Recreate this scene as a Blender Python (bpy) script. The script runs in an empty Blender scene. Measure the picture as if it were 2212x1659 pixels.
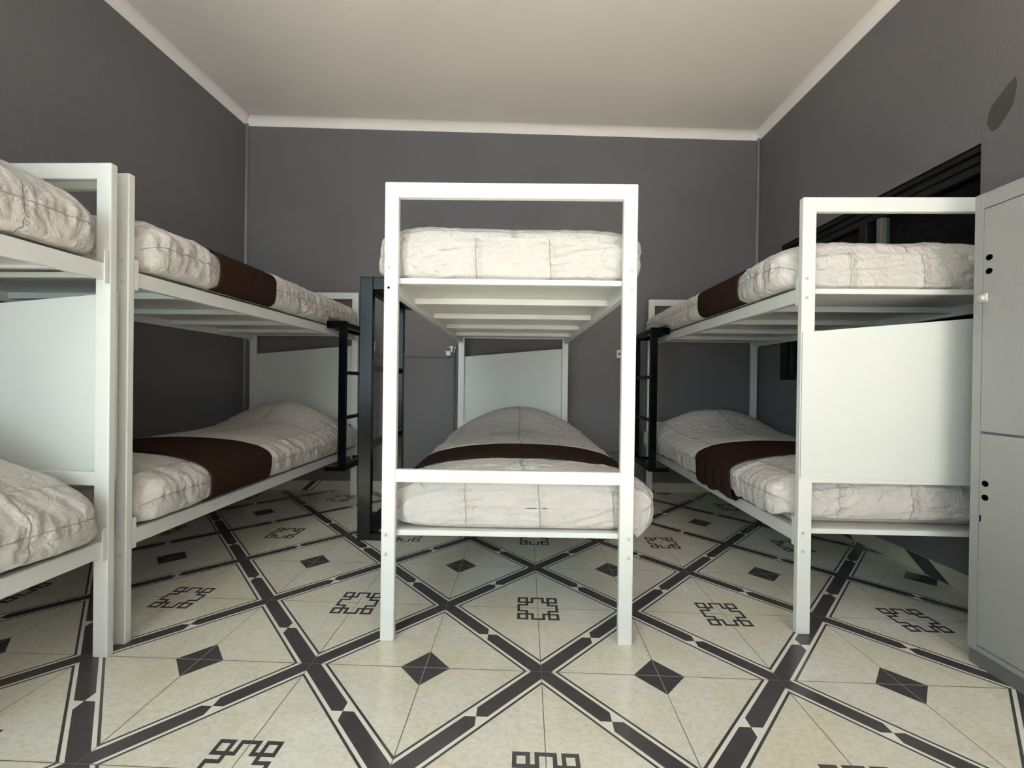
import bpy, bmesh, math, random
from mathutils import Vector, Matrix, noise
sc = bpy.context.scene
COL = sc.collection

# ------------------------------------------------------------------ camera
F, PITCH, YAW, ROLL, EYE = 896.352, -.0045, -.0323, .0134, .9914
def cam_axes():
    cy, sy, cp, sp = math.cos(YAW), math.sin(YAW), math.cos(PITCH), math.sin(PITCH)
    cr, sr = math.cos(ROLL), math.sin(ROLL)
    right = Vector((cy, -sy, 0)); fwd = Vector((sy*cp, cy*cp, sp)); up = right.cross(fwd)
    return cr*right+sr*up, -sr*right+cr*up, fwd
_r, _u, _f = cam_axes()
cd = bpy.data.cameras.new('camera'); cam = bpy.data.objects.new('camera', cd); COL.objects.link(cam)
cd.sensor_fit = 'HORIZONTAL'; cd.sensor_width = 36; cd.lens = F/2212*36; cd.clip_start = .02
cam.matrix_world = Matrix(((_r.x, _u.x, -_f.x, 0), (_r.y, _u.y, -_f.y, 0), (_r.z, _u.z, -_f.z, EYE), (0, 0, 0, 1)))
sc.camera = cam

# ------------------------------------------------------------------ light
w = bpy.data.worlds.new('world'); sc.world = w; w.use_nodes = True
w.node_tree.nodes['Background'].inputs[0].default_value = (.75, .88, 1, 1)
w.node_tree.nodes['Background'].inputs[1].default_value = .5
def area(name, loc, size, energy, color, rot):
    l = bpy.data.lights.new(name, 'AREA'); l.shape = 'RECTANGLE'; l.size, l.size_y = size
    l.energy = energy; l.color = color
    o = bpy.data.objects.new(name, l); COL.objects.link(o); o.location = loc; o.rotation_euler = rot
    return o
# daylight entering through the two tall openings in the wall behind the camera
area('daylight_right', (.95, -1.48, 1.5), (1.7, 1.6), 17.5, (.98, .98, 1), (math.pi/2, 0, 0))
area('daylight_left', (-1.5, -1.48, 1.5), (1.4, 1.6), 40, (.72, .93, 1), (math.pi/2, 0, 0))
# sun falling steeply through the same openings onto the floor behind the camera; its warm bounce lights the ceiling
sl = bpy.data.lights.new('sun', 'SUN'); sl.energy = 58; sl.angle = math.radians(1.5); sl.color = (1, .93, .86)
so = bpy.data.objects.new('sun', sl); COL.objects.link(so); so.rotation_euler = (math.radians(31), 0, math.radians(6))
vs = sc.view_settings
vs.view_transform = 'Standard'; vs.look = 'None'; vs.gamma = 1; vs.use_curve_mapping = False
vs.exposure = .74

# ------------------------------------------------------------------ materials
def lin(c):
    return tuple((x/255/12.92 if x/255 <= .04045 else ((x/255+.055)/1.055)**2.4) for x in c)+(1,)
def mat(name, rgb, rough=.5, var=0., vscale=3., bump=0., bscale=60., spec=.5, metal=0., coat=0., sheen=0., detail=3):
    m = bpy.data.materials.new(name); m.use_nodes = True; nt = m.node_tree; N = nt.nodes; L = nt.links
    b = N['Principled BSDF']; c = lin(rgb)
    b.inputs['Base Color'].default_value = c; b.inputs['Roughness'].default_value = rough
    b.inputs['Specular IOR Level'].default_value = spec; b.inputs['Metallic'].default_value = metal
    b.inputs['Coat Weight'].default_value = coat
    if sheen: b.inputs['Sheen Weight'].default_value = sheen
    tc = N.new('ShaderNodeTexCoord')
    if var:
        n = N.new('ShaderNodeTexNoise'); n.inputs['Scale'].default_value = vscale; n.inputs['Detail'].default_value = detail
        L.new(tc.outputs['Object'], n.inputs['Vector'])
        r = N.new('ShaderNodeValToRGB')
        r.color_ramp.elements[0].position = .3; r.color_ramp.elements[1].position = .7
        r.color_ramp.elements[0].color = tuple(x*(1-var) for x in c[:3])+(1,)
        r.color_ramp.elements[1].color = tuple(min(1, x*(1+var)) for x in c[:3])+(1,)
        L.new(n.outputs['Fac'], r.inputs[0]); L.new(r.outputs[0], b.inputs['Base Color'])
    if bump:
        n = N.new('ShaderNodeTexNoise'); n.inputs['Scale'].default_value = bscale; n.inputs['Detail'].default_value = 4
        L.new(tc.outputs['Object'], n.inputs['Vector'])
        bp = N.new('ShaderNodeBump'); bp.inputs['Strength'].default_value = bump; bp.inputs['Distance'].default_value = .01
        L.new(n.outputs['Fac'], bp.inputs['Height']); L.new(bp.outputs[0], b.inputs['Normal'])
    return m
M = {}
M['wall'] = mat('grey_wall_paint', (118, 115, 116), .75, var=.05, vscale=1.3, bump=.25, bscale=120, spec=.3)
M['ceiling'] = mat('ceiling_paint', (242, 232, 223), .85, var=.03, vscale=1.2, bump=.05, bscale=60, spec=.2)
M['cove'] = mat('cove_lit_paint', (252, 243, 236), .8, bump=.1, bscale=50, spec=.2)  # same paint as the ceiling, lightened: light caught by the curve is in the colour
M['corner'] = mat('corner_bead_lit_paint', (150, 147, 144), .6, bump=.2, bscale=90)  # wall paint made lighter; light on the rounded corners is put into the colour
M['patch'] = mat('repair_paint', (84, 80, 78), .8, bump=.2, bscale=100)
M['white'] = mat('white_enamel', (220, 222, 217), .32, var=.02, vscale=6, bump=.03, bscale=35, spec=.5)
M['panel'] = mat('white_sheet_panel', (214, 217, 212), .38, var=.02, vscale=2, bump=.03, bscale=25)
M['deck'] = mat('bed_base_sheet', (212, 210, 204), .3, var=.06, vscale=3, bump=.04, bscale=10)
M['steel'] = mat('steel_bolt', (176, 176, 172), .35, metal=.6)
M['boltpaint'] = mat('painted_bolt', (196, 197, 190), .35)
M['black'] = mat('black_enamel', (7, 10, 9), .2, bump=.03, bscale=40, spec=.13)
M['void'] = mat('bolt_hole_dark', (3, 3, 3), 1., spec=0.)
def duvet_mat():
    m = bpy.data.materials.new('white_cotton'); m.use_nodes = True; nt = m.node_tree; N = nt.nodes; Lk = nt.links
    b = N['Principled BSDF']; b.inputs['Roughness'].default_value = .85; b.inputs['Specular IOR Level'].default_value = .15
    b.inputs['Sheen Weight'].default_value = .1
    uv = N.new('ShaderNodeUVMap'); uv.uv_map = 'seams'; tc = N.new('ShaderNodeTexCoord')
    def math_(op, a, c=None, d=None):
        n = N.new('ShaderNodeMath'); n.operation = op
        for i, v in enumerate((a, c, d)):
            if v is None: continue
            if isinstance(v, (int, float)): n.inputs[i].default_value = v
            else: Lk.new(v, n.inputs[i])
        return n.outputs[0]
    def noise_(scale, det, dist, vec=None):
        n = N.new('ShaderNodeTexNoise'); n.inputs['Scale'].default_value = scale; n.inputs['Detail'].default_value = det; n.inputs['Distortion'].default_value = dist
        Lk.new(vec or tc.outputs['Object'], n.inputs['Vector']); return n.outputs['Fac']
    sx = N.new('ShaderNodeSeparateXYZ'); Lk.new(uv.outputs[0], sx.inputs[0])
    wob = math_('MULTIPLY', math_('SUBTRACT', noise_(5, 2, 0), .5), .05)
    masks = []; broads = []
    for k in (0, 1):
        u = math_('ADD', sx.outputs[k], wob); p = math_('PINGPONG', u, .5)
        for lo, hi, lst in ((.002, .0065, masks), (.0, .10, broads)):
            r = N.new('ShaderNodeMapRange'); r.inputs['From Min'].default_value = lo; r.inputs['From Max'].default_value = hi
            r.inputs['To Min'].default_value = 1; r.inputs['To Max'].default_value = 0; Lk.new(p, r.inputs['Value']); lst.append(r.outputs[0])
    line = math_('MAXIMUM', *masks); broad = math_('MAXIMUM', *broads)
    col = N.new('ShaderNodeMix'); col.data_type = 'RGBA'; col.inputs['A'].default_value = lin((203, 198, 192)); col.inputs['B'].default_value = lin((150, 143, 134))
    Lk.new(math_('MULTIPLY', line, .5), col.inputs['Factor']); Lk.new(col.outputs['Result'], b.inputs['Base Color'])
    h = math_('MULTIPLY', noise_(16, 5, 1.6), .9)
    h = math_('ADD', h, math_('MULTIPLY', math_('MULTIPLY', noise_(42, 3, .8), broad), 1.1))
    h = math_('ADD', h, math_('MULTIPLY', noise_(420, 2, 0), .05))
    h = math_('SUBTRACT', h, math_('MULTIPLY', line, .35))
    bp = N.new('ShaderNodeBump'); bp.inputs['Strength'].default_value = .8; bp.inputs['Distance'].default_value = .018
    Lk.new(h, bp.inputs['Height']); Lk.new(bp.outputs[0], b.inputs['Normal'])
    return m
M['duvet'] = duvet_mat()
M['mattress'] = mat('mattress_ticking', (205, 196, 182), .9, bump=.3, bscale=80, spec=.1)
M['seam'] = mat('seam_stitching', (176, 168, 158), .9, spec=.1)
M['runner'] = mat('brown_cloth', (54, 38, 31), .95, var=.12, vscale=40, bump=.2, bscale=260, spec=.05)
M['locker'] = mat('grey_locker_paint', (150, 151, 149), .5, var=.02, vscale=4, bump=.12, bscale=170)
M['plinth'] = mat('locker_plinth_paint', (112, 112, 110), .55, bump=.1, bscale=170)
M['chrome'] = mat('lock_metal', (215, 213, 205), .25, metal=.5)
M['frame'] = mat('window_frame_dark', (28, 28, 25), .4, bump=.05, bscale=50)
M['mullion'] = mat('window_mullion', (112, 112, 104), .4)
M['shutter'] = mat('shutter_dark', (4, 4, 4), .8, spec=.1)
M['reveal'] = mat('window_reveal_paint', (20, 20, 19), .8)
M['plastic'] = mat('white_plastic', (225, 222, 214), .35)
M['conduit'] = mat('painted_conduit', (96, 95, 93), .6)
M['skirt'] = mat('skirting_tile', (196, 190, 168), .25, var=.06, vscale=9)
M['darktile'] = mat('dark_tile_inlay', (74, 72, 73), .2, var=.08, vscale=30, spec=.5)
M['whitetile'] = mat('white_tile_inlay', (232, 229, 218), .18, spec=.5)
M['palegrout'] = mat('pale_grout', (150, 148, 142), .6)
M['grout'] = mat('tile_grout', (104, 96, 84), .7)
def glass():
    m = bpy.data.materials.new('window_glass'); m.use_nodes = True; b = m.node_tree.nodes['Principled BSDF']
    b.inputs['Base Color'].default_value = (.9, .95, .93, 1); b.inputs['Transmission Weight'].default_value = 1
    b.inputs['Roughness'].default_value = .02; b.inputs['IOR'].default_value = 1.2
    return m
M['glass'] = glass()
def tile_mat():
    m = bpy.data.materials.new('cream_tile'); m.use_nodes = True; nt = m.node_tree; N = nt.nodes; L = nt.links
    b = N['Principled BSDF']; b.inputs['Roughness'].default_value = .11; b.inputs['Specular IOR Level'].default_value = .5
    tc = N.new('ShaderNodeTexCoord')
    big = N.new('ShaderNodeTexNoise'); big.inputs['Scale'].default_value = 3.1; big.inputs['Detail'].default_value = 6
    fine = N.new('ShaderNodeTexNoise'); fine.inputs['Scale'].default_value = 46; fine.inputs['Detail'].default_value = 5; fine.inputs['Distortion'].default_value = 1.2
    mp = N.new('ShaderNodeMapping'); mp.inputs['Scale'].default_value = (1, 1.9, 1); mp.inputs['Rotation'].default_value = (0, 0, .5)
    L.new(tc.outputs['Object'], big.inputs['Vector']); L.new(tc.outputs['Object'], mp.inputs['Vector']); L.new(mp.outputs[0], fine.inputs['Vector'])
    r1 = N.new('ShaderNodeValToRGB'); e = r1.color_ramp.elements
    e[0].position = .3; e[0].color = lin((222, 215, 192)); e[1].position = .68; e[1].color = lin((230, 230, 220))
    r2 = N.new('ShaderNodeValToRGB'); e = r2.color_ramp.elements
    e[0].position = .32; e[0].color = (.72, .72, .70, 1); e[1].position = .6; e[1].color = (1, 1, 1, 1)
    mx = N.new('ShaderNodeMix'); mx.data_type = 'RGBA'; mx.blend_type = 'MULTIPLY'; mx.inputs['Factor'].default_value = .55
    L.new(big.outputs['Fac'], r1.inputs[0]); L.new(fine.outputs['Fac'], r2.inputs[0])
    L.new(r1.outputs[0], mx.inputs['A']); L.new(r2.outputs[0], mx.inputs['B'])
    # each 40 cm tile has its own slight tone
    sp = N.new('ShaderNodeVectorMath'); sp.operation = 'SNAP'; sp.inputs[1].default_value = (.4, .4, 10)
    wn = N.new('ShaderNodeTexWhiteNoise'); hs = N.new('ShaderNodeHueSaturation'); mr = N.new('ShaderNodeMapRange')
    mr.inputs['To Min'].default_value = .955; mr.inputs['To Max'].default_value = 1.03
    L.new(tc.outputs['Object'], sp.inputs[0]); L.new(sp.outputs[0], wn.inputs['Vector'])
    L.new(wn.outputs['Value'], mr.inputs['Value']); L.new(mr.outputs[0], hs.inputs['Value']); L.new(mx.outputs['Result'], hs.inputs['Color'])
    L.new(hs.outputs[0], b.inputs['Base Color'])
    return m
M['tile'] = tile_mat()

# ------------------------------------------------------------------ helpers
def obj(name, bm, m, parent=None, smooth=False):
    me = bpy.data.meshes.new(name)
    bmesh.ops.recalc_face_normals(bm, faces=bm.faces)
    bm.to_mesh(me); bm.free()
    for x in (m if isinstance(m, (list, tuple)) else [m]): me.materials.append(M[x])
    if smooth:
        for p in me.polygons: p.use_smooth = True
    o = bpy.data.objects.new(name, me); COL.objects.link(o)
    if parent: o.parent = parent
    return o
def add_box(bm, x0, x1, y0, y1, z0, z1, bev=0., mi=0):
    r = bmesh.ops.create_cube(bm, size=1)
    for v in r['verts']:
        v.co = Vector(((x0+x1)/2+v.co.x*(x1-x0), (y0+y1)/2+v.co.y*(y1-y0), (z0+z1)/2+v.co.z*(z1-z0)))
    es = list({e for v in r['verts'] for e in v.link_edges}); fs = list({f for v in r['verts'] for f in v.link_faces})
    for f in fs: f.material_index = mi
    if bev: bmesh.ops.bevel(bm, geom=es, offset=bev, segments=3, affect='EDGES', profile=.6)
    return bm
def box(name, m, parent, x0, x1, y0, y1, z0, z1, bev=0.):
    return obj(name, add_box(bmesh.new(), x0, x1, y0, y1, z0, z1, bev), m, parent, smooth=False)
def add_cyl(bm, c, axis, r, h, seg=16, r2=None):
    R = Vector((0, 0, 1)).rotation_difference(Vector(axis)).to_matrix().to_4x4()
    bmesh.ops.create_cone(bm, cap_ends=True, segments=seg, radius1=r, radius2=r if r2 is None else r2, depth=h,
                          matrix=Matrix.Translation(Vector(c)) @ R)
    return bm
def empty(name, loc=(0, 0, 0), rz=0., **kw):
    o = bpy.data.objects.new(name, None); COL.objects.link(o); o.empty_display_size = .1
    o.location = loc; o.rotation_euler = (0, 0, rz)
    return tag(o, **kw)
def tag(o, label=None, category=None, group=None, kind=None):
    if label: o['label'] = label
    if category: o['category'] = category
    if group: o['group'] = group
    if kind: o['kind'] = kind
    return o
def kids(o): return [c for c in bpy.data.objects if c.parent == o]
def copy_tree(o, parent=None):
    c = o.copy(); COL.objects.link(c); c.parent = parent
    for ch in kids(o): copy_tree(ch, c)
    return c
def struct(o): return tag(o, kind='structure')

# ------------------------------------------------------------------ room shell
H = 3.302
BL, BR = Vector((-2.51, 3.624)), Vector((2.117, 3.894))       # back corners
FY = -1.55
LF = Vector((-2.51-.0287*(3.624-FY), FY)); RF = Vector((2.117+.0200*(3.894-FY), FY))
def at_wall(a, b, t): return a+(b-a)*t
S = .4; GX, GY = .0671, 1.4206
def build_floor():
    bm = bmesh.new()
    def poly(pts, z, mi):
        vs_ = [bm.verts.new((GX+S*x, GY+S*y, z)) for x, y in pts]
        f = bm.faces.new(vs_); f.material_index = mi
        if f.normal.z < 0: f.normal_flip()
    x0, x1, y0, y1 = -7, 6, -9, 7
    poly([(x0, y0), (x1, y0), (x1, y1), (x0, y1)], 0, 0)
    a, b2, c2 = .06, .085, .103; d = math.sqrt(.5)
    for i in range(x0, x1):
        for j in range(y0, y1):
            sgn = 1 if (i+j) % 2 == 0 else -1
            cx, cy = i+.5, j+.5
            T = lambda u, v: (cx+(u-v)*d*sgn, cy+(u+v)*d)
            for s in (-1, 1):
                # central band, pointed at the tile centre
                poly([T(s*u, v) for u, v in ((-d, 0), (-d+a, -a), (-a, -a), (0, 0), (-a, a), (-d+a, a))], .0003, 1)
                poly([T(u, s*v) for u, v in ((-d+a, a), (d-a, a), (d-b2, b2), (-d+b2, b2))], .0003, 2)
                poly([T(u, s*v) for u, v in ((0, 0), (a, a), (-a, a))], .0003, 2)
                poly([T(u, s*v) for u, v in ((-d+b2, b2), (d-b2, b2), (d-c2, c2), (-d+c2, c2))], .0003, 1)
    u = .0297
    BMP = ["111101111101111", "100101000101001", "100101000101001", "111111000111111", "000100000001000",
           "111100000001111", "100000000000001", "100000000000001"]
    BMP = BMP+BMP[:7][::-1]
    for i in range(x0, x1+1):
        for j in range(y0, y1+1):
            if (i+j) % 2 == 0: continue
            if j % 2 == 0:
                q = .213; poly([(i-q, j), (i, j-q), (i+q, j), (i, j+q)], .0003, 1)
            else:
                for r, row in enumerate(BMP):
                    k = 0
                    while k < 15:
                        if row[k] == '1':
                            e = k
                            while e < 15 and row[e] == '1': e += 1
                            ya, yb = j+(7.5-r)*u, j+(6.5-r)*u
                            poly([(i+(k-7.5)*u, yb), (i+(e-7.5)*u, yb), (i+(e-7.5)*u, ya), (i+(k-7.5)*u, ya)], .0003, 1)
                            k = e
                        else: k += 1
    g = .0028
    for i in range(x0, x1+1): poly([(i-g, y0), (i+g, y0), (i+g, y1), (i-g, y1)], .0006, 3)
    for j in range(y0, y1+1): poly([(x0, j-g), (x1, j-g), (x1, j+g), (x0, j+g)], .0006, 3)
    for i in range(x0, x1+1):
        for j in range(y0, y1+1):
            if (i+j) % 2 and j % 2 == 0:      # paler joint across the dark diamonds
                q = .2; h = .0034
                poly([(i-q, j-h), (i+q, j-h), (i+q, j+h), (i-q, j+h)], .0008, 4); poly([(i-h, j-q), (i+h, j-q), (i+h, j+q), (i-h, j+q)], .0008, 4)
    me = bpy.data.meshes.new('floor'); bm.to_mesh(me); bm.free()
    for k in ('tile', 'darktile', 'whitetile', 'grout', 'palegrout'): me.materials.append(M[k])
    o = bpy.data.objects.new('floor', me); COL.objects.link(o); struct(o)
    return o
build_floor()

def wall(name, a, b, m, holes=(), thick=.18, z0=0, z1=H, mi_reveal=None):
    """vertical wall from a to b (plan), inner face on the line, thickness to the right of a->b; holes = (t0,t1,za,zb) in metres along"""
    d = (b-a); Lw = d.length; d = d/Lw; n = Vector((d.y, -d.x))
    bm = bmesh.new()
    xs = sorted({0, Lw, *[h[0] for h in holes], *[h[1] for h in holes]}); zs_ = sorted({z0, z1, *[h[2] for h in holes], *[h[3] for h in holes]})
    def P(t, off, z):
        q = a+d*t+n*off; return bm.verts.new((q.x, q.y, z))
    def inhole(t, z): return any(h[0] < t < h[1] and h[2] < z < h[3] for h in holes)
    for off in (0, thick):
        for i in range(len(xs)-1):
            for k in range(len(zs_)-1):
                if inhole((xs[i]+xs[i+1])/2, (zs_[k]+zs_[k+1])/2): continue
                bm.faces.new([P(xs[i], off, zs_[k]), P(xs[i+1], off, zs_[k]), P(xs[i+1], off, zs_[k+1]), P(xs[i], off, zs_[k+1])])
    for (t0, t1, za, zb) in list(holes)+[(0, Lw, z0, z1)]:
        for (p, q) in (((t0, za), (t1, za)), ((t1, za), (t1, zb)), ((t1, zb), (t0, zb)), ((t0, zb), (t0, za))):
            f = bm.faces.new([P(p[0], 0, p[1]), P(q[0], 0, q[1]), P(q[0], thick, q[1]), P(p[0], thick, p[1])])
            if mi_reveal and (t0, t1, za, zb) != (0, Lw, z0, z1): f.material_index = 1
    bmesh.ops.remove_doubles(bm, verts=bm.verts, dist=1e-5)
    return struct(obj(name, bm, m))
# window in the right wall (metres measured along the wall from the back corner)
wy = lambda y: (3.894-y)/math.cos(math.atan(.02))
WY0, WY1 = 2.052, 3.54
WT0, WT1, WZ0, WZ1 = wy(WY1), wy(WY0), 1.04, 2.16
wall('wall_back', BR, BL, 'wall', thick=-.18) if False else wall('wall_back', BL, BR, 'wall', thick=-.18)
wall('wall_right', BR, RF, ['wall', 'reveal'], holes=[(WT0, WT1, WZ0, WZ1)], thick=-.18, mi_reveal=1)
wall('wall_left', LF, BL, 'wall', thick=-.18)
Lf = (RF-LF).length
def fx(x): return x-LF.x
wall('wall_front', LF, RF, 'wall', holes=[(fx(-2.2), fx(-.7), 0.7, 2.6), (fx(.1), fx(1.8), 0.7, 2.6)], thick=.18)
bm = bmesh.new(); add_box(bm, -2.95, 2.55, FY-.3, 4.2, H, H+.12); struct(obj('ceiling', bm, 'ceiling'))

def cove(name, a, b, r=.062):
    """concave quarter-round between wall and ceiling, room side to the right of a->b"""
    d = (b-a).normalized(); n = Vector((d.y, -d.x)); bm = bmesh.new(); rows = []
    K = 8
    for q, s in ((a, -1), (b, 1)):
        row = []
        for k in range(K+1):
            t = k/K*math.pi/2
            off = r-r*math.cos(t); z = H-r+r*math.sin(t)
            off_end = off
            p = q - d*s*off_end*0 + n*off
            p = q + n*off - d*s*off       # mitre at the corners
            row.append(bm.verts.new((p.x, p.y, z-.0005)))
        rows.append(row)
    for k in range(K): bm.faces.new([rows[0][k], rows[1][k], rows[1][k+1], rows[0][k+1]])
    return struct(obj(name, bm, 'cove', smooth=True))
cove('trim_1', BL, BR); cove('trim_2', BR, RF); cove('trim_3', LF, BL)
# slim plaster beads in the two back corners
for k, (c, sx) in enumerate(((BL, 1), (BR, -1))):
    bm = bmesh.new(); add_cyl(bm, (c.x+sx*.009, c.y-.009, (H-.05)/2), (0, 0, 1), .013, H-.05, 14)
    struct(obj('trim_%d' % (4+k), bm, 'corner', smooth=True))

def skirting(name, a, b, cuts):
    """tiled skirting strip on the wall line a->b (room to the right), with dark pieces cut from the floor pattern"""
    d = (b-a); Lw = d.length; d = d/Lw; n = Vector((d.y, -d.x)); hh = .086; bm = bmesh.new()
    def prism(pts, o0, o1, mi):
        lo = [bm.verts.new((*(a+d*t+n*o0), z)) for t, z in pts]; hi = [bm.verts.new((*(a+d*t+n*o1), z)) for t, z in pts]
        f = bm.faces.new(hi); f.material_index = mi
        f = bm.faces.new(lo[::-1]); f.material_index = mi
        for i in range(len(pts)):
            j = (i+1) % len(pts); f = bm.faces.new([lo[i], lo[j], hi[j], hi[i]]); f.material_index = mi
    prism([(0, 0), (Lw, 0), (Lw, hh), (0, hh)], 0, .009, 0)
    for t, wd, sl in cuts:
        prism([(t, .001), (t+wd, .001), (t+wd+sl, hh-.001), (t+sl, hh-.001)], .001, .0094, 1)
    return struct(obj(name, bm, ['skirt', 'darktile']))
skirting('baseboard_back', BL, BR, [(.52, .05, .09), (.60, .012, .09), (3.62, .05, -.07), (3.70, .012, -.07), (3.59, .012, -.07), (1.9, .05, .07), (2.6, .05, -.07)])
skirting('baseboard_right', BR, RF, [(1.05, .10, -.09), (1.62, .13, -.12), (2.3, .1, .08), (2.9, .1, -.08)])
skirting('baseboard_left', LF, BL, [(3.4, .08, .08), (4.3, .08, -.08), (5.0, .08, .08)])

# repair patch on the right wall
def on_right(y, z, off=0): # point on the inner face
    x = 2.117+.02*(3.894-y); return Vector((x-off, y, z))
pp = [(1.975, 2.20), (1.955, 2.155), (1.93, 2.158), (1.90, 2.19), (1.876, 2.225), (1.862, 2.30), (1.868, 2.345), (1.90, 2.322), (1.955, 2.275), (1.968, 2.25)]
bm = bmesh.new()
f = bm.faces.new([bm.verts.new(on_right(y*1.027, .99+(z-.99)*1.027, .0012)) for y, z in pp]); g = bmesh.ops.extrude_face_region(bm, geom=[f])
for v in g['geom']:
    if isinstance(v, bmesh.types.BMVert): v.co.x += .001
patch = obj('trim_6', bm, 'patch'); struct(patch)

# ------------------------------------------------------------------ window in the right wall
wang = -math.atan(.02)
def window():
    o = bpy.data.objects.new('window_1', None); COL.objects.link(o); struct(o)
    p = on_right(WY0, 0); o.location = (p.x, WY0, 0); o.rotation_euler = (0, 0, math.atan(.02))
    Lw = WY1-WY0
    # local frame: x into the wall, y along the wall, z up
    bm = bmesh.new()
    for z0, z1, x0 in ((2.13, 2.16, .012), (2.09, 2.13, .035), (2.045, 2.09, .05)): add_box(bm, x0, .12, 0.0, Lw, z0, z1, .004)
    obj('window_head', bm, 'frame', o)
    bm = bmesh.new()
    add_box(bm, .06, .11, 0, .04, WZ0, 2.045, .004); add_box(bm, .06, .11, Lw-.04, Lw, WZ0, 2.045, .004); add_box(bm, .06, .11, .04, Lw-.04, WZ0, WZ0+.045, .004)
    obj('window_frame', bm, 'frame', o)
    bm = bmesh.new(); add_box(bm, .052, .11, .60, .635, WZ0+.04, 2.045, .004); mu = obj('window_mullion', bm, 'mullion', o); mu['label'] = 'pale grey upright of the window'
    bm = bmesh.new(); add_box(bm, .045, .11, .70, .76, WZ0+.04, 2.045, .004); obj('window_mullion', bm, 'frame', o)
    bm = bmesh.new(); add_box(bm, .085, .089, .04, .60, WZ0+.045, 2.045); obj('window_pane', bm, 'glass', o)
    bm = bmesh.new(); add_box(bm, .085, .089, .76, Lw-.04, WZ0+.045, 2.045); obj('window_pane', bm, 'glass', o)
    bm = bmesh.new()
    z = WZ0
    while z < 2.12: add_box(bm, .128, .14, 0, Lw, z, z+.046, .004); z += .05
    add_box(bm, .14, .15, 0, Lw, WZ0, WZ1)
    obj('window_shutter', bm, 'shutter', o)
window()
# tall openings behind the camera: plain frames
for k, (xa, xb) in enumerate(((-2.2, -.7), (.1, 1.8))):
    bm = bmesh.new()
    for (a0, a1, c0, c1) in ((xa, xa+.05, 0.7, 2.6), (xb-.05, xb, 0.7, 2.6), (xa, xb, .7, .75), (xa, xb, 2.55, 2.6)):
        add_box(bm, a0, a1, FY-.1, FY-.04, c0, c1)
    struct(obj('window_%d' % (k+2), bm, 'white'))

# ------------------------------------------------------------------ bunk beds
W, L = .956, 2.037
ZT, ZM1, ZM0, ZU, ZL = 1.7426, .6547, .6078, 1.387, .4165
TW, TD = .053, .026                                   # tube width and depth
def make_bunk(panel_near, hole_post=False):
    root = empty('bunk_bed')
    yb = L+TD
    for ye, near in ((0, True), (L, False)):
        for sx in (0, 1):
            x0 = 0 if sx == 0 else W-TW
            p = box('post', 'white', root, x0, x0+TW, ye, ye+TD, 0, ZT, .005)
            bx = x0+(.018 if sx == 0 else TW-.018)
            face = ye if near else ye+TD
            for z in (1.419, 1.343, .405, .332):
                hole = hole_post and near and sx == 0 and z == 1.343
                bm = bmesh.new()
                if hole: add_cyl(bm, (bx, face-.0004, z), (0, 1, 0), .0048, .001, 14)
                else:
                    add_cyl(bm, (bx, face+(-.0025 if near else .0025), z), (0, 1, 0), .0068, .005, 6)
                    add_cyl(bm, (bx, face+(-.006 if near else .006), z), (0, 1, 0), .0035, .006, 10)
                obj('bolt_hole' if hole else 'bolt', bm, 'void' if hole else 'boltpaint', p, smooth=False)
        # cross members of the end frame
        box('top_rail', 'white', root, TW-.002, W-TW+.002, ye, ye+TD, ZT-.057, ZT, .005)
        box('cross_rail', 'white', root, TW-.002, W-TW+.002, ye+.001, ye+TD-.001, ZM0-.002, ZM1, .005)
        # sloping sheet panel
        if near == panel_near:
            out = -.004 if near else TD-.0
            y0 = ye-.005 if near else ye+TD+.001
            xa, xb = (.002, W-.002)
            bm = bmesh.new(); pts = [(xa, ZM0+.018), (xb, ZM0+.018), (xb, 1.292), (xa, 1.205)]
            lo = [bm.verts.new((x, y0, z)) for x, z in pts]; hi = [bm.verts.new((x, y0+.004, z)) for x, z in pts]
            bm.faces.new(lo); bm.faces.new(hi[::-1])
            for i in range(4): bm.faces.new([lo[i], lo[(i+1) % 4], hi[(i+1) % 4], hi[i]])
            obj('end_panel', bm, 'panel', root)
    for zt in (ZU, ZL):
        for sx in (0, 1):
            x0 = .006 if sx == 0 else W-.006-.028
            r = box('side_rail', 'white', root, x0, x0+.028, TD+.001, L-.001, zt-.057, zt, .004)
            for yy in (TD+.001, L-.017):
                xx = .001 if sx == 0 else W-.006
                box('bracket', 'white', r, xx, xx+.005, yy, yy+.016, zt-.07, zt+.045, .0015)
        for yy in (TD+.0015, L-.027):
            box('end_rail', 'white', root, .036, W-.036, yy, yy+.025, zt-.022, zt-.001, .003)
        obj('bed_base', add_box(bmesh.new(), .034, W-.034, .05, L-.03, zt-.012, zt-.003), 'deck', root)
        for k in range(4):
            yy = .34+.43*k
            box('slat', 'white', root, .034, W-.034, yy, yy+.032, zt-.041, zt-.0125, .003)
    return root
def place(root, p, rz, label):
    root.location = (p[0], p[1], 0); root.rotation_euler = (0, 0, rz)
    tag(root, label, 'bunk bed', 'white metal bunk beds')
    return root
b_l2 = make_bunk(False)
b_near = copy_tree(b_l2)
b_mid = make_bunk(False, True)
b_right = make_bunk(True)
def origin_left(fr, a): # given the front RIGHT corner return the local origin
    return (fr[0]-W*math.cos(a), fr[1]-W*math.sin(a))
A_MID, A_L2, A_R, A_N = .0228, -.0116, .0038, 0.
O_MID = (-.5403, 1.5554); O_L2 = origin_left((-1.4677, 1.4832), A_L2); O_R = (1.0948, 1.688)
O_N = origin_left((-1.4619, 1.419-L-.008), A_N)
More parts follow.
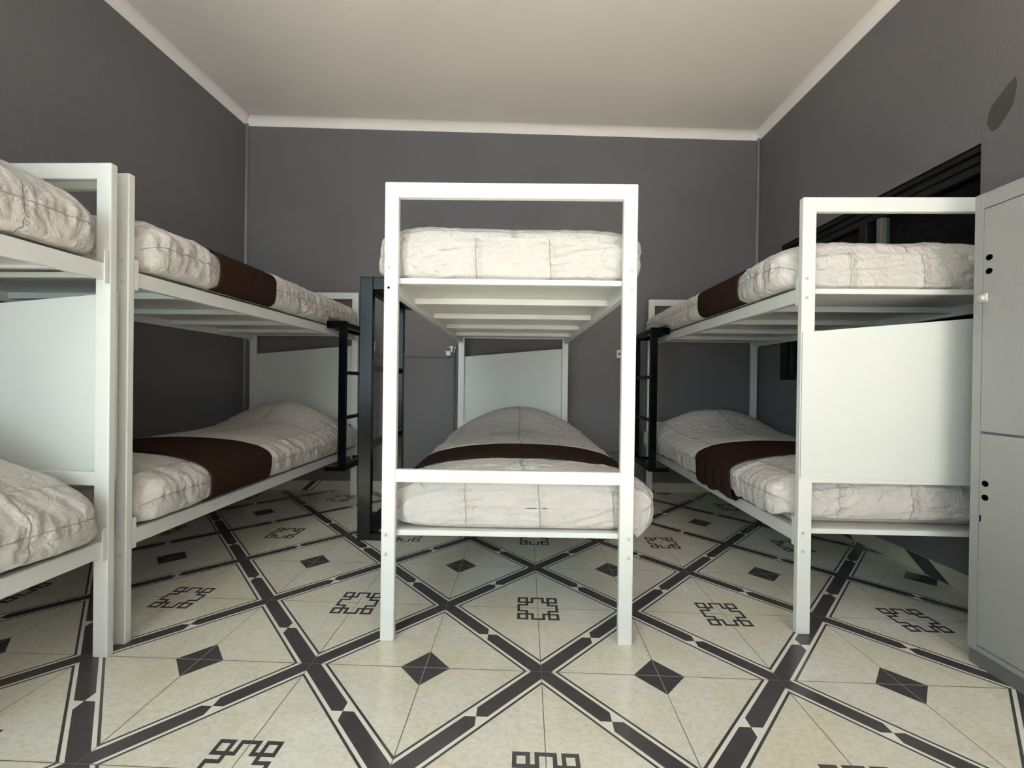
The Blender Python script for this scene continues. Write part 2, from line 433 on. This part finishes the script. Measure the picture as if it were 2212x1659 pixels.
# keep the neighbours clear of one another
place(b_mid, O_MID, A_MID, 'white metal bunk bed standing in the middle of the room')
place(b_l2, O_L2, A_L2, 'white metal bunk bed against the left wall, the farther of the two there')
place(b_right, O_R, A_R, 'white metal bunk bed at the right wall, half hidden by the grey locker')
place(b_near, O_N, A_N, 'white metal bunk bed at the left edge of the picture, nearest to the camera')
FR = {'mid': (O_MID, A_MID), 'l2': (O_L2, A_L2), 'r': (O_R, A_R), 'n': (O_N, A_N)}
def to_world(fr, x, y, z):
    (ox, oy), a = FR[fr]; return Vector((ox+x*math.cos(a)-y*math.sin(a), oy+x*math.sin(a)+y*math.cos(a), z))

# ------------------------------------------------------------------ bedding
def sg(v, e): return math.copysign(abs(v)**e, v)
def smooth01(t): t = max(0., min(1., t)); return t*t*(3-2*t)
class Bed:
    """shape of one made-up bed: a soft cross-section swept along the bed"""
    def __init__(s, fr, zb, zt, xl=-.045, xr=W+.045, y0=.064, y1=L-.034, nx=3.2, crown=0., pil=None, seed=0, droopr=0., droopl=0.,
                 run=None, wr=1., tilt=0., endr=.07, lad=None):
        s.__dict__.update(locals())
    def surf(s, y, th, plain=False, off=0.):
        xl, xr, zb, zt = s.xl, s.xr, s.zb, s.zt
        hl = (s.y1-s.y0)/2; yc = (s.y0+s.y1)/2
        d = min(y-s.y0, s.y1-y); d = max(d, 0)
        k = 1. if d >= s.endr else math.sqrt(max(0, 1-(1-d/s.endr)**2))    # rounded end
        a = (xr-xl)/2; xc = (xl+xr)/2
        a = a-s.endr*(1-k)*.9
        ph = 0
        if s.pil:
            py, pw, pz = s.pil
            ph = pz*math.exp(-((y-py)/pw)**2)
        top = zt+ph*.0-s.endr*(1-k)*.9
        b = (top-zb)/2; zc = (top+zb)/2
        c, sn = math.cos(th), math.sin(th)
        ex = 2/s.nx if sn > 0 else 2/(s.nx+(5.6-s.nx)*min(1, -sn*3))
        x = xc+(a+off)*sg(c, ex); z = zc+(b+off)*sg(sn, ex)
        u = (x-xc)/a if a > 0 else 0
        up = smooth01((z-zc)/max(b, 1e-4)+.15)
        z += up*(s.crown*(1-u*u)+ph*max(0, 1-u*u)**1.35+s.tilt*u*.02)
        if not plain:
            q = 1.
            if s.run:
                ra, rb = s.run
                q = smooth01((ra-y)/.05) if y < (ra+rb)/2 else smooth01((y-rb)/.05)
                x += -(1-q)*.010*sg(c, .6); z += -(1-q)*.010*max(0, sn)
            q *= min(1, d/.03+.2)
            sd = s.seed*7.3
            side = abs(c)**1.5
            # soft folds: broad swells, then vertical pleats down the sides, then fine creases
            n1 = noise.noise(Vector((x*4+sd, y*4, z*6)))
            n2 = noise.noise(Vector((y*22+sd+z*9, z*4.5+x*1.5, sd)))
            n3 = noise.noise(Vector((x*13+y*6, y*23-x*9+sd, z*11)))
            n4 = noise.noise(Vector((x*30+sd, y*30, z*30)))
            dd = q*s.wr*(n1*.009+(n2*.010*side)+(1-abs(n3)*2)*.005+n4*.0045)
            # puckers beside the stitched seams
            for ys in s.seams():
                t = (y-ys)
                dd -= .004*math.exp(-(t/.012)**2)*q
                dd += q*.0028*math.exp(-(t/.035)**2)*math.sin(z*150+x*150+ys*40)
            tz = z-zc
            if abs(c) > .55:
                dd -= .004*math.exp(-(tz/.010)**2)*q
                dd += q*.0030*math.exp(-(tz/.035)**2)*math.sin(y*170+noise.noise(Vector((y*6, sd, 0)))*9)
            # ends pleat too
            if d < .12:
                dd += .004*(1-d/.12)*noise.noise(Vector((x*22+sd, z*10, sd)))*s.wr
            x += dd*c; z += dd*(sn if sn > 0 else sn*.3)
        # tucked in beside the corner brackets near both ends
        if z < zb+.058 and min(y, L-y) < .05: x = max(.009, min(W-.009, x))
        # bottom: rest on the base, droop where it hangs outside
        if z < zb+.001 or sn < 0:
            over = max(0, x-(W-.002)) if u > 0 else max(0, .002-x)
            dr = s.droopr if u > 0 else s.droopl
            if s.lad and s.lad[0]-.03 < y < s.lad[1]+.03 and (u > 0) == (s.lad[2] > 0):
                dr = -.05; over = max(0, x-(W-.016)) if u > 0 else max(0, .016-x)
            low = zb-dr*smooth01(over/(.04 if dr > 0 else .01))*(1+.25*noise.noise(Vector((y*9, s.seed, 3))))
            if sn < 0:
                z = z-(zb-low)*min(1, -sn*1.2)
            z = max(z, low)
        return x, y, z
    def seams(s):
        o = []; y = s.y0+.33+.03*math.sin(s.seed)
        while y < s.y1-.15: o.append(y); y += .34
        return o
    def mesh(s, name, label, group, nth=160, ny=230):
        org = to_world(s.fr, W/2, L/2, s.zb)
        bm = bmesh.new(); rows = []; ys = []; uvl = bm.loops.layers.uv.new('seams')
        seam0 = s.seams()[0]
        for i in range(ny+1):
            t = i/ny
            t = t*.72+.28*(.5-.5*math.cos(math.pi*t))      # denser near the ends
            y = s.y0+.0008+(s.y1-s.y0-.0016)*t
            ys.append(y)
            rows.append([bm.verts.new((x-W/2, yy-L/2, z-s.zb)) for x, yy, z in (s.surf(y, 2*math.pi*k/nth) for k in range(nth))])
        for i in range(ny):
            for k in range(nth):
                k2 = (k+1) % nth
                f = bm.faces.new([rows[i][k], rows[i][k2], rows[i+1][k2], rows[i+1][k]])
                for l, (ii, kk) in zip(f.loops, ((i, k), (i, k+1), (i+1, k+1), (i+1, k))):
                    l[uvl].uv = ((ys[ii]-seam0)/.34, kk/nth*8)
        # rounded, creased end faces
        for e, (row, y, sy) in enumerate(((rows[0], ys[0], -1), (rows[-1], ys[-1], 1))):
            P = [v.co.copy() for v in row]; n = 26
            zlo = min(p.z for p in P); zhi = max(p.z for p in P); zm = (zlo+zhi)/2; xm = sum(p.x for p in P)/nth
            prev = row
            for r in range(1, n+1):
                sc_ = 1-r/n; new = []
                if r == n:
                    hw = 0
                for p in P:
                    x = xm+(p.x-xm)*(1-(1-sc_)*.62); x = xm+(p.x-xm)*(sc_*1+(1-sc_)*.78)
                    z = zm+(p.z-zm)*sc_
                    edge = min(1, (1-sc_)*5); sd = s.seed*3.1
                    dy = .012*edge*(1-((z-zm)/(zhi-zm+1e-5))**2)
                    dy += edge*s.wr*(.010*noise.noise(Vector((x*5+sd, z*13, sd)))+.0085*(1-2*abs(noise.noise(Vector((x*7+z*9, z*30-x*9+sd, 2)))))+.006*noise.noise(Vector((x*26+sd, z*34, sd))))
                    dy += edge*.009*smooth01((.03-(z-zlo))/.03)*math.sin(x*60+4*noise.noise(Vector((x*9, sd, 1))))
                    new.append(bm.verts.new((x, y-L/2+sy*min(dy, .019 if sy < 0 else .012), z)))
                for k in range(nth):
                    k2 = (k+1) % nth
                    f = bm.faces.new([prev[k], prev[k2], new[k2], new[k]])
                    for l in f.loops:
                        c = l.vert.co
                        l[uvl].uv = (c.x/.29+.37+.1*s.seed+.15*(c.z-zm), (c.z-zhi)/.6-.06 if sy < 0 else .3)
                prev = new
        bmesh.ops.remove_doubles(bm, verts=[v for v in bm.verts], dist=1e-6)
        o = obj(name, bm, 'duvet', smooth=True)
        o.location = org; o.rotation_euler = (0, 0, FR[s.fr][1])
        return tag(o, label, 'duvet', group)
    def runner(s, label, th0=-.74, th1=math.pi+.74, hang=0.):
        ra, rb = s.run; org = to_world(s.fr, W/2, (ra+rb)/2, s.zb)
        bm = bmesh.new(); ny, nth = 40, 150; T = .003
        def grid(off):
            rows = []
            for i in range(ny+1):
                row = []
                for k in range(nth+1):
                    th = th0+(th1-th0)*k/nth
                    y = ra+(rb-ra)*i/ny
                    e = abs(2*k/nth-1)
                    yy = y+.008*math.sin(k*.09+s.seed)*(1 if i in (0, ny) else 1)*(2*i/ny-1)
                    o2 = off+.0035+.0015*noise.noise(Vector((y*14, th*6, s.seed)))
                    x, _, z = s.surf(yy, th, plain=True, off=o2-.0035)
                    z0 = z
                    if hang and th > math.pi and x < 0:   # loose hem hanging over the rail
                        z -= hang*smooth01((th-math.pi)/.4)*(.75+.5*noise.noise(Vector((yy*9, 1, s.seed))))
                        x += .004*math.sin(yy*60)
                    row.append(bm.verts.new((x-W/2, yy-(ra+rb)/2, z-s.zb)))
                rows.append(row)
            return rows
        A, B = grid(0), grid(T)
        for G, fl in ((A, 1), (B, 0)):
            for i in range(ny):
                for k in range(nth):
                    f = [G[i][k], G[i][k+1], G[i+1][k+1], G[i+1][k]]
                    bm.faces.new(f[::-1] if fl else f)
        for i in range(ny):
            bm.faces.new([A[i][0], A[i+1][0], B[i+1][0], B[i][0]]); bm.faces.new([A[i][nth], B[i][nth], B[i+1][nth], A[i+1][nth]])
        for k in range(nth):
            bm.faces.new([A[0][k], B[0][k], B[0][k+1], A[0][k+1]]); bm.faces.new([A[ny][k], A[ny][k+1], B[ny][k+1], B[ny][k]])
        o = obj('bed_runner', bm, 'runner', smooth=True); o.location = org; o.rotation_euler = (0, 0, FR[s.fr][1])
        return tag(o, label, 'bed runner', 'brown bed runners')
UB, LB = ZU+.001, ZL+.001
PF = 1.72     # pillow centre along the bed
GU, GL = 'white duvets on the upper bunks', 'white duvets on the lower bunks'
Bed('mid', UB, 1.606, nx=5.0, crown=.004, pil=(PF, .2, .05), seed=1, xl=-.05, xr=W+.045, lad=(.145, .645, -1)).mesh('duvet', 'white duvet on the upper bunk of the middle bed', GU)
m_lo = Bed('mid', LB, .622, nx=3.0, crown=.03, pil=(PF, .25, .14), seed=2, xl=.0, xr=W+.11, droopr=.055, run=(.32, .70))
m_lo.mesh('duvet', 'white duvet on the lower bunk of the middle bed, bulging out on its right side', GL)
m_lo.runner('brown bed runner across the lower bunk of the middle bed')
l_up = Bed('l2', UB, 1.622, nx=3.4, crown=.01, pil=(PF+.07, .16, .03), seed=3, run=(.40, .84), lad=(1.49, 1.99, 1), xr=W+.035, xl=-.02)
l_up.mesh('duvet', 'white duvet on the upper bunk of the farther left bed', GU)
l_up.runner('brown bed runner wrapped over the upper bunk of the farther left bed')
l_lo = Bed('l2', LB, .625, nx=3.2, crown=.03, pil=(PF, .23, .16), seed=4, run=(.36, .80), xr=W+.04, xl=.0)
l_lo.mesh('duvet', 'white duvet on the lower bunk of the farther left bed', GL)
l_lo.runner('brown bed runner across the lower bunk of the farther left bed')
r_up = Bed('r', UB, 1.600, nx=3.4, crown=.0, pil=(PF, .2, .02), seed=5, run=(.42, .90), lad=(1.485, 1.985, -1), xl=-.04, xr=W+.0)
r_up.mesh('duvet', 'white duvet on the upper bunk of the right bed', GU)
r_up.runner('brown bed runner wrapped over the upper bunk of the right bed')
r_lo = Bed('r', LB+.03, .625, nx=3.0, crown=.03, pil=(PF, .24, .14), seed=6, run=(.45, .88), xl=-.05, xr=W-.0, droopl=.045)
r_lo.mesh('duvet', 'white duvet on the lower bunk of the right bed', GL)
r_lo.runner('brown bed runner with a loose hem on the lower bunk of the right bed', hang=.05)
Bed('n', UB, 1.61, nx=3.0, crown=.03, pil=(PF-.14, .32, .13), seed=7, xr=W+.02, xl=0).mesh('duvet', 'white duvet on the upper bunk of the left bed nearest the camera', GU)
Bed('n', LB, .625, nx=3.4, crown=.05, pil=(PF-.18, .33, .22), seed=8, xr=W+.035, xl=0).mesh('duvet', 'white duvet on the lower bunk of the left bed nearest the camera', GL)
# mattress showing under the duvet of the right lower bunk
mt = box('mattress', 'mattress', None, -.43, .42, -.90, .95, 0, .030, .012)
mt.location = to_world('r', W/2, L/2, LB-.001); mt.rotation_euler = (0, 0, A_R)
for p in mt.data.polygons: p.use_smooth = False
tag(mt, 'cream mattress edge peeking from under the duvet of the right lower bunk', 'mattress')

# ------------------------------------------------------------------ ladders
LADW = .50
def make_ladder():
    r = empty('bunk_ladder')
    X0, X1 = -.146, -.091
    for y0 in (0, LADW-.026):
        p = box('side_post', 'black', r, X0, X1, y0, y0+.026, .326, 1.42, .003)
        box('top_arm', 'black', r, X1-.0005, -.001, y0, y0+.026, 1.367, 1.42, .003)
        box('bottom_arm', 'black', r, X1-.0005, .004, y0, y0+.026, .326, .356, .003)
    box('hook_bar', 'black', r, -.032, -.001, .026, LADW-.026, 1.367, 1.42, .003)
    box('top_bar', 'black', r, X0, X1-.02, .026, LADW-.026, 1.372, 1.41, .003)
    box('bottom_bar', 'black', r, X0, X1, .026, LADW-.026, .326, .372, .003)
    for z in (1.03, .70):
        box('rung', 'black', r, X0+.014, X1-.014, .026, LADW-.026, z, z+.026, .003)
    return r
lad = make_ladder()
def put_ladder(o, fr, x, y, flip, label):
    p = to_world(fr, x, y, 0); o.location = p; o.rotation_euler = (0, 0, FR[fr][1]+(math.pi if flip else 0))
    tag(o, label, 'ladder', 'black bunk ladders')
lad2 = copy_tree(lad); lad3 = copy_tree(lad)
put_ladder(lad, 'mid', -.0005, .145, False, 'black metal ladder hooked on the left side of the middle bunk bed')
put_ladder(lad2, 'l2', W+.0005, 1.49+LADW, True, 'black metal ladder at the far end of the farther left bunk bed')
put_ladder(lad3, 'r', -.0005, 1.485, False, 'black metal ladder at the far end of the right bunk bed')

# ------------------------------------------------------------------ locker
lk = empty('locker', (1.62, 1.56, 0), 0, label='tall grey metal locker with two doors at the right edge', category='locker')
LKW = .40; ZD = .835
bm = bmesh.new()
add_box(bm, .018, .47, -LKW, 0, .055, 1.685, .003)
add_box(bm, .0, .02, -.03, 0, .055, 1.685, .002); add_box(bm, .0, .02, -LKW, -LKW+.03, .055, 1.685, .002)
add_box(bm, .0, .02, -LKW+.03, -.03, 1.63, 1.685, .002); add_box(bm, .0, .02, -LKW+.03, -.03, .055, .075, .002)
obj('locker_body', bm, 'locker', lk)
box('plinth', 'plinth', lk, .006, .46, -LKW+.002, -.002, 0, .055, .002)
def door(z0, z1, zh, lock):
    bm = bmesh.new(); add_box(bm, -.002, .018, -LKW+.033, -.033, z0, z1, .0015)
    d = obj('door', bm, 'locker', lk)
    for z in zh:
        bm = bmesh.new(); add_cyl(bm, (-.0026, -.052, z), (1, 0, 0), .0105, .0012, 18); obj('vent_hole', bm, 'void', d)
    if lock:
        bm = bmesh.new(); add_box(bm, -.006, -.002, -.050, -.022, lock-.014, lock+.014, .001); add_cyl(bm, (-.010, -.034, lock), (1, 0, 0), .008, .010, 14)
        obj('lock', bm, 'chrome', d)
    else:
        bm = bmesh.new(); add_box(bm, -.0032, -.002, -.040, -.036, .520, .542); obj('lock_slot', bm, 'void', d)
    return d
door(ZD+.004, 1.626, (1.451, 1.403), 1.312); door(.079, ZD-.004, (.657, .608), None)

# ------------------------------------------------------------------ electrics on the back wall
bdir = (BR-BL).normalized(); bn = Vector((bdir.y, -bdir.x)); bang = math.atan2(bdir.y, bdir.x)
def wallpt(x): t = (x-BL.x)/bdir.x; q = BL+bdir*t; return q
def back_empty(name, x, z, **kw):
    q = wallpt(x); return empty(name, (q.x, q.y, z), bang, **kw)
s1 = back_empty('power_socket', -1.385, 1.30, label='white double socket on the back wall beside the black ladder post', category='socket')
box('socket_plate', 'plastic', s1, -.03, .03, -.009, 0, -.045, .045, .004)
for z in (-.02, .02):
    bm = bmesh.new(); add_cyl(bm, (0, -.0095, z), (0, 1, 0), .013, .001, 16); obj('socket_hole', bm, 'conduit', s1)
s2 = back_empty('power_socket', .868, 1.262, label='white socket on the back wall, mostly hidden by a post of the middle bed', category='socket')
box('socket_plate', 'plastic', s2, -.04, .04, -.012, 0, -.036, .036, .005)
for x in (-.017, .017):
    bm = bmesh.new(); add_cyl(bm, (x, -.0125, 0), (0, 1, 0), .012, .001, 16); obj('socket_hole', bm, 'conduit', s2)
ad = back_empty('plug_adapter', -.668, 1.232, label='white plug adapter cluster on the conduit box beside the far end of the middle bed', category='plug adapter')
bm = bmesh.new(); add_box(bm, -.02, .03, -.035, 0, -.02, .012, .004); obj('conduit_box', bm, 'conduit', ad)
bm = bmesh.new(); add_box(bm, -.045, -.005, -.06, -.02, -.012, .02, .006); add_box(bm, -.055, -.01, -.05, -.03, .018, .030, .004); obj('plug_body', bm, 'plastic', ad)
bm = bmesh.new(); add_box(bm, -.018, .022, -.05, 0, .055, .073, .005); obj('plug_cap', bm, 'plastic', ad)
bm = bmesh.new(); add_box(bm, -.008, .012, -.045, 0, .02, .056, .004); add_cyl(bm, (.030, -.035, .045), (.3, 0, 1), .005, .05, 10); obj('cable_loop', bm, 'plastic', ad)
def conduit(x, z, pts, label, r=.009):
    q = wallpt(x); bm = bmesh.new()
    for (a0, c0), (a1, c1) in zip(pts, pts[1:]):
        add_box(bm, min(a0, a1)-(r if a0 == a1 else 0), max(a0, a1)+(r if a0 == a1 else 0), -.016, 0, min(c0, c1)-(r if c0 == c1 else 0), max(c0, c1)+(r if c0 == c1 else 0), .003)
    o = obj('cable_conduit', bm, 'conduit'); o.location = (q.x, q.y, z); o.rotation_euler = (0, 0, bang)
    return tag(o, label, 'cable conduit')
conduit(-.668, 1.212, [(-.82, 0), (-.03, 0)], 'grey painted conduit running level along the back wall to the plug adapter')
conduit(-.645, 0, [(0, .09), (0, 1.21)], 'grey painted conduit dropping down the back wall from the plug adapter')
conduit(.60, .36, [(0, 0), (.47, 0)], 'low grey conduit on the back wall between the middle and right beds')
